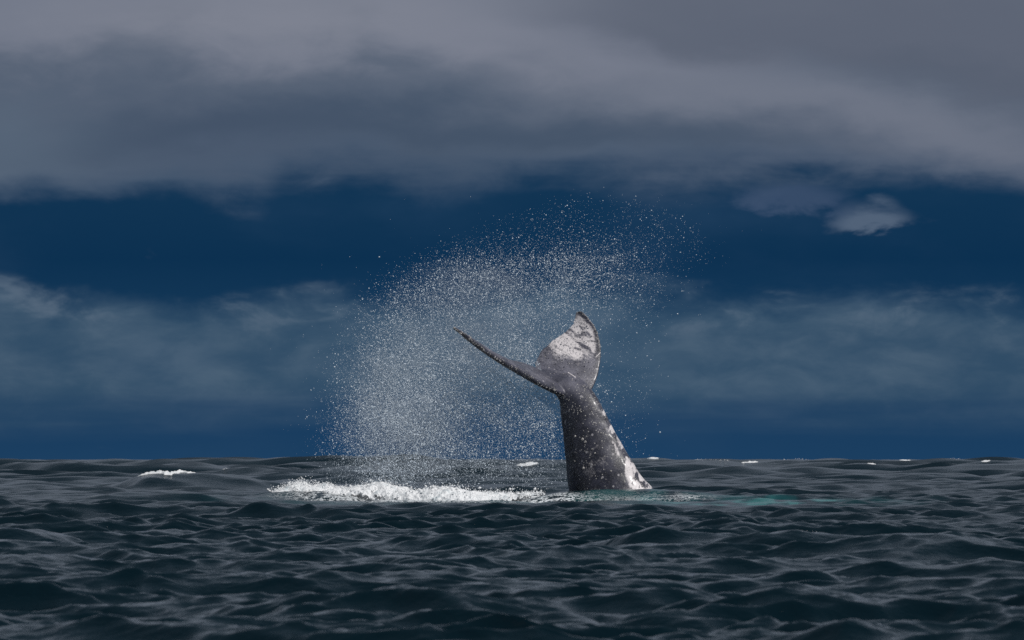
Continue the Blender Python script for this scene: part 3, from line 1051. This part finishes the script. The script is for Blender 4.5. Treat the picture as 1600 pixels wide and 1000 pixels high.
def foam_roll(name, xs, top, bot, dep, lumps, seed, scale=1.0, nu=620, nv=70):
    """A tumbling ridge of foam between a crest line and a foot line (photo rows), with real depth, plus clots and flying drops."""
    Y0 = DIST
    u = np.linspace(0, 1, nu)
    px = xs[0] + u * (xs[-1] - xs[0])
    t, b = np.interp(px, xs, top), np.interp(px, xs, bot)
    dep_bot = np.interp(px, xs, dep)
    dep_top = dep_bot + 1.0 * scale
    Pt = np.stack([(px - 800) * (Y0 + dep_top) / F, 0 * u + Y0 + dep_top, CAM_H - (t - HORIZON) * (Y0 + dep_top) / F], 1)
    Pb = np.stack([(px - 800) * (Y0 + dep_bot) / F, 0 * u + Y0 + dep_bot, CAM_H - (b - HORIZON) * (Y0 + dep_bot) / F], 1)
    hgt = np.maximum(Pt[:, 2] - Pb[:, 2], 0.01)
    V = []
    for v in np.linspace(0, 1, nv):
        # from the foot up the front, over the crest and down behind
        if v < 0.62:
            w = v / 0.62
            y = Pb[:, 1] + (Pt[:, 1] - Pb[:, 1]) * (1 - np.cos(w * np.pi / 2))
            z = Pb[:, 2] - 0.05 + (hgt + 0.05) * np.sin(w * np.pi / 2)
        else:
            w = (v - 0.62) / 0.38
            y = Pt[:, 1] + 0.9 * scale * w
            z = Pt[:, 2] - (hgt + 0.25) * w ** 1.6
        V.append(np.stack([Pt[:, 0], y, z], 1))
    V = np.array(V)
    flat = V.reshape(-1, 3)
    endf = np.tile(np.minimum(1, np.minimum(u, 1 - u) * 14), nv)
    d = (fbm(flat * 2.6 / scale, 5, seed, 0.56) - 0.5) * 0.46 + (fbm(flat * 9.0 / scale, 3, seed + 9, 0.6) - 0.5) * 0.09
    d = np.where(d > 0, d * 0.75, d)
    flat = flat + np.stack([0.3 * d, -0.8 * d, 0.75 * d], 1) * (scale * endf)[:, None]
    # tatter the foot and the ends
    idx = np.arange(nv * nu).reshape(nv, nu)
    f = np.stack([idx[:-1, :-1], idx[:-1, 1:], idx[1:, 1:], idx[1:, :-1]], -1).reshape(-1, 4)
    fc = flat[f].mean(1)
    vv = (f[:, 0] // nu) / nv
    uu = (f[:, 0] % nu) / nu
    hole = fbm(fc * np.array([5.5, 3, 7.0]) / scale, 4, seed + 20, 0.6)
    ragged = np.maximum(sstep(-vv, -0.20, 0.02), np.maximum(sstep(-uu, -0.10, 0), sstep(uu, 0.72, 1.0)))
    f = f[hole > 0.10 + 0.40 * ragged]
    # clots on the surface, drops thrown off the crest
    n = lumps
    iu = rng.integers(0, nu, n)
    iv = np.minimum((rng.beta(1.4, 1.6, n) * nv * 0.7).astype(int), nv - 1)
    p = flat[iv * nu + iu] + rng.normal(0, 0.03 * scale, (n, 3))
    r = np.exp(rng.normal(math.log(0.011 * scale), 0.5, n))
    m = int(lumps * 0.55)
    ju = np.clip(np.concatenate([rng.integers(0, nu, m - m // 3), (rng.beta(1.2, 6, m // 3) * nu).astype(int)]), 0, nu - 1)
    p2 = flat[(int(nv * 0.6)) * nu + ju] + np.stack([rng.normal(0, 0.07, m), rng.normal(0, 0.25, m), np.abs(rng.normal(0, 0.045, m)) * (0.4 + vnoise(np.stack([ju / 9.0, ju * 0.0, ju * 0.0], 1), seed + 3) * 1.3)], 1) * [scale, scale, scale]
    r2 = np.exp(rng.normal(math.log(0.0085 * scale), 0.5, m))
    Vd, Fd = drops_mesh(np.vstack([p, p2]), np.concatenate([r, r2]))
    me = mesh_from(name, np.vstack([flat, Vd]), [f, Fd + len(flat)])
    return link(name, me, M_foam)


fo = foam_roll('foam_wave',
               [428, 440, 455, 466, 476, 488, 505, 540, 562, 595, 620, 650, 690, 725, 760, 795, 820, 848],
               [768, 763, 756, 750, 749, 755, 761, 762, 757, 755, 761, 763, 762, 766, 770, 771, 769, 769],
               [769, 770, 771, 771, 772, 772, 772, 773, 776, 779, 781, 783, 785, 788, 787, 782, 777, 772],
               [-1.5, -1.5, -1.5, -1.5, -1.5, -1.5, -1.5, -1.6, -1.7, -1.9, -2.1, -2.4, -2.7, -2.9, -2.8, -2.3, -1.9, -1.6], 2200, 301)
tag(fo, 'long low ridge of churning white foam left of the whale tail', 'foam')


# whitecaps: foam, and a few glints made as flecks, sitting on the crests of the sea as built
def find_crest(px, py):
    """Row of the visible sea vertex nearest the wanted photo position, per column."""
    S = SEA
    X = 800 + F * S[:, :, 0] / np.maximum(S[:, :, 1], 1)
    Yr = HORIZON - F * (S[:, :, 2] - CAM_H) / np.maximum(S[:, :, 1], 1)
    return X, Yr


SEA_PX, SEA_PY = find_crest(0, 0)
VIS = SEA_PY <= np.minimum.accumulate(SEA_PY, axis=0) + 0.15


def whitecap(x0, x1, py, hpx, label, seed, dens=1.0, flecks=False):
    cx = (x0 + x1) / 2
    cols = [j for j in range(SEA.shape[1]) if abs(SEA_AZ[j]) < 0.12 and x0 - 6 < 800 + F * math.tan(SEA_AZ[j]) < x1 + 6]
    jc = cols[len(cols) // 2]
    vis = np.nonzero(VIS[:, jc] & (SEA[:, jc, 1] > 30))[0]
    # a crest near the wanted row: the visible vertex just before the view jumps over a trough
    cand = [(abs(SEA_PY[i, jc] - py) - 6.0 * (SEA[i, jc, 2]), i) for i in vis if abs(SEA_PY[i, jc] - py) < 5]
    if not cand:
        cand = [(abs(SEA_PY[i, jc] - py), i) for i in vis]
    ic = min(cand)[1]
    Yc = SEA[ic, jc, 1]
    pxm = Yc / F                                  # metres per photo pixel there
    # the crest row in every column, kept from jumping about
    rows = []
    prev = ic
    for j in cols[len(cols) // 2:]:
        k = max(range(max(prev - 2, 3), min(prev + 3, SEA.shape[0] - 4)), key=lambda r: SEA[r, j, 2])
        rows.append((j, k))
        prev = k
    prev = ic
    for j in cols[:len(cols) // 2][::-1]:
        k = max(range(max(prev - 2, 3), min(prev + 3, SEA.shape[0] - 4)), key=lambda r: SEA[r, j, 2])
        rows.insert(0, (j, k))
        prev = k
    drops, rad = [], []
    if flecks:
        for (j, k) in rows:
            base = SEA[k, j]
            x = 800 + F * base[0] / base[1]
            if vnoise(np.array([[x / 3.0, seed, 4.0]]), seed)[0] < 0.5:
                continue
            for _ in range(max(1, int(dens * 6))):
                drops.append(base + [rng.normal(0, 1.5 * pxm), rng.normal(-0.1, 0.15), hpx * pxm * rng.uniform(-0.1, 0.4)])
                rad.append(pxm * np.exp(rng.normal(math.log(0.5), 0.4)))
        if len(drops) < 3:
            return
        V, Fc = drops_mesh(np.array(drops), np.array(rad))
        faces = Fc
    else:
        # a tattered sheet of froth draped over the crest, piled up along its middle
        SUB, W = 4, 9
        drow = max(0.05, float(SEA[ic + 1, jc, 1] - SEA[ic - 1, jc, 1]) / 2)
        vspan = np.linspace(-min(1.6, 0.55 / drow), min(1.0, 0.4 / drow), W)
        ju = np.linspace(0, len(rows) - 1, (len(rows) - 1) * SUB + 1)
        grid = []
        for t in ju:
            a_, b_ = rows[int(t)], rows[min(int(t) + 1, len(rows) - 1)]
            fr = t - int(t)
            line = []
            for v in vspan:
                def at(cell):
                    r = cell[1] + v
                    r0 = int(math.floor(r))
                    return SEA[r0, cell[0]] * (1 - (r - r0)) + SEA[r0 + 1, cell[0]] * (r - r0)
                line.append(at(a_) * (1 - fr) + at(b_) * fr)
            grid.append(line)
        G = np.array(grid)
        xp = 800 + F * G[:, W // 2, 0] / G[:, W // 2, 1]
        e = np.clip(1 - np.abs((xp - cx) / ((x1 - x0) / 2)) ** 2, 0, 1)
        ok = np.nonzero(e > 0.02)[0]
        G, xp, e = G[ok], xp[ok], e[ok]
        hump = np.sin(np.linspace(0, np.pi, W))[None, :] ** 0.7
        nz = fbm(np.stack([np.repeat(xp[:, None], W, 1) / 3.2, np.tile(np.arange(W) * 0.45, (len(xp), 1)), np.full((len(xp), W), seed * 1.0)], -1).reshape(-1, 3), 3, seed, 0.6).reshape(len(xp), W)
        mid = G[:, W // 2:W // 2 + 1, :]
        G = mid + (G - mid) * np.clip(e, 0.15, 1)[:, None, None]
        G[:, :, 2] += 0.6 * hpx * pxm * (e[:, None] ** 0.9) * hump * np.clip(nz * 1.9 - 0.25, 0.05, 2) - 0.02 * (1 - hump)
        nuw = len(xp)
        ii = np.arange(nuw * W).reshape(nuw, W)
        faces = np.stack([ii[:-1, :-1], ii[1:, :-1], ii[1:, 1:], ii[:-1, 1:]], -1).reshape(-1, 4)
        V = G.reshape(-1, 3)
    me = mesh_from('whitecap', V, faces)
    o = link('whitecap', me, M_foam)
    if flecks:
        o.name = 'foam_glint_flecks'
        tag(o, label, kind='stuff')
    else:
        tag(o, label, 'whitecap', 'whitecaps on the waves')


CAPS = [
    (214, 308, 743, 7, 'broad white breaking crest on a wave at the far left', 1.6, False),
    (342, 356, 737, 3, 'small fleck of foam on the dark wave right of the broad breaking crest', 0.8, True),
    (806, 842, 724, 4, 'bright whitecap on the horizon just left of the whale tail', 1.3, False),
    (1012, 1030, 719, 2.4, 'tiny whitecap on the horizon just right of the whale tail', 1.0, False),
    (1122, 1150, 722, 2.4, 'faint thin whitecap left of the brighter one on the right horizon', 0.8, True),
    (1158, 1186, 725, 4, 'brightest whitecap on the horizon right of the whale', 1.4, False),
    (1215, 1256, 720, 2, 'thin broken line of foam along the right horizon', 0.8, True),
    (1354, 1370, 731, 2, 'small pale whitecap below the horizon in the right half', 0.8, False),
    (1405, 1424, 719.5, 2.5, 'whitecap standing up on the horizon at the right', 1.0, False),
    (1480, 1500, 721, 2, 'second whitecap from the right edge of the horizon', 0.8, True),
    (1088, 1110, 719, 2, 'thin foam flecks on the horizon a little right of the whale tail', 0.8, True),
    (560, 600, 728, 2, 'faint foam flecks on the water behind the spray', 0.8, True),
    (1532, 1548, 722, 2, 'rightmost bright whitecap near the horizon', 1.1, False),
    (1240, 1312, 838, 6, 'sparkling glints of light on the big dark wave at the right, built as white flecks', 0.10, True),  # this and the next: light glinting off the wave, modelled as white flecks
    (158, 182, 830, 5, 'few glints of light on the dark wave in the left foreground, built as white flecks', 0.14, True),
]
for q, (x0, x1, py, hp, lab, de, fl) in enumerate(CAPS):
    whitecap(x0, x1, py, hp, lab, 400 + q, de, fl)
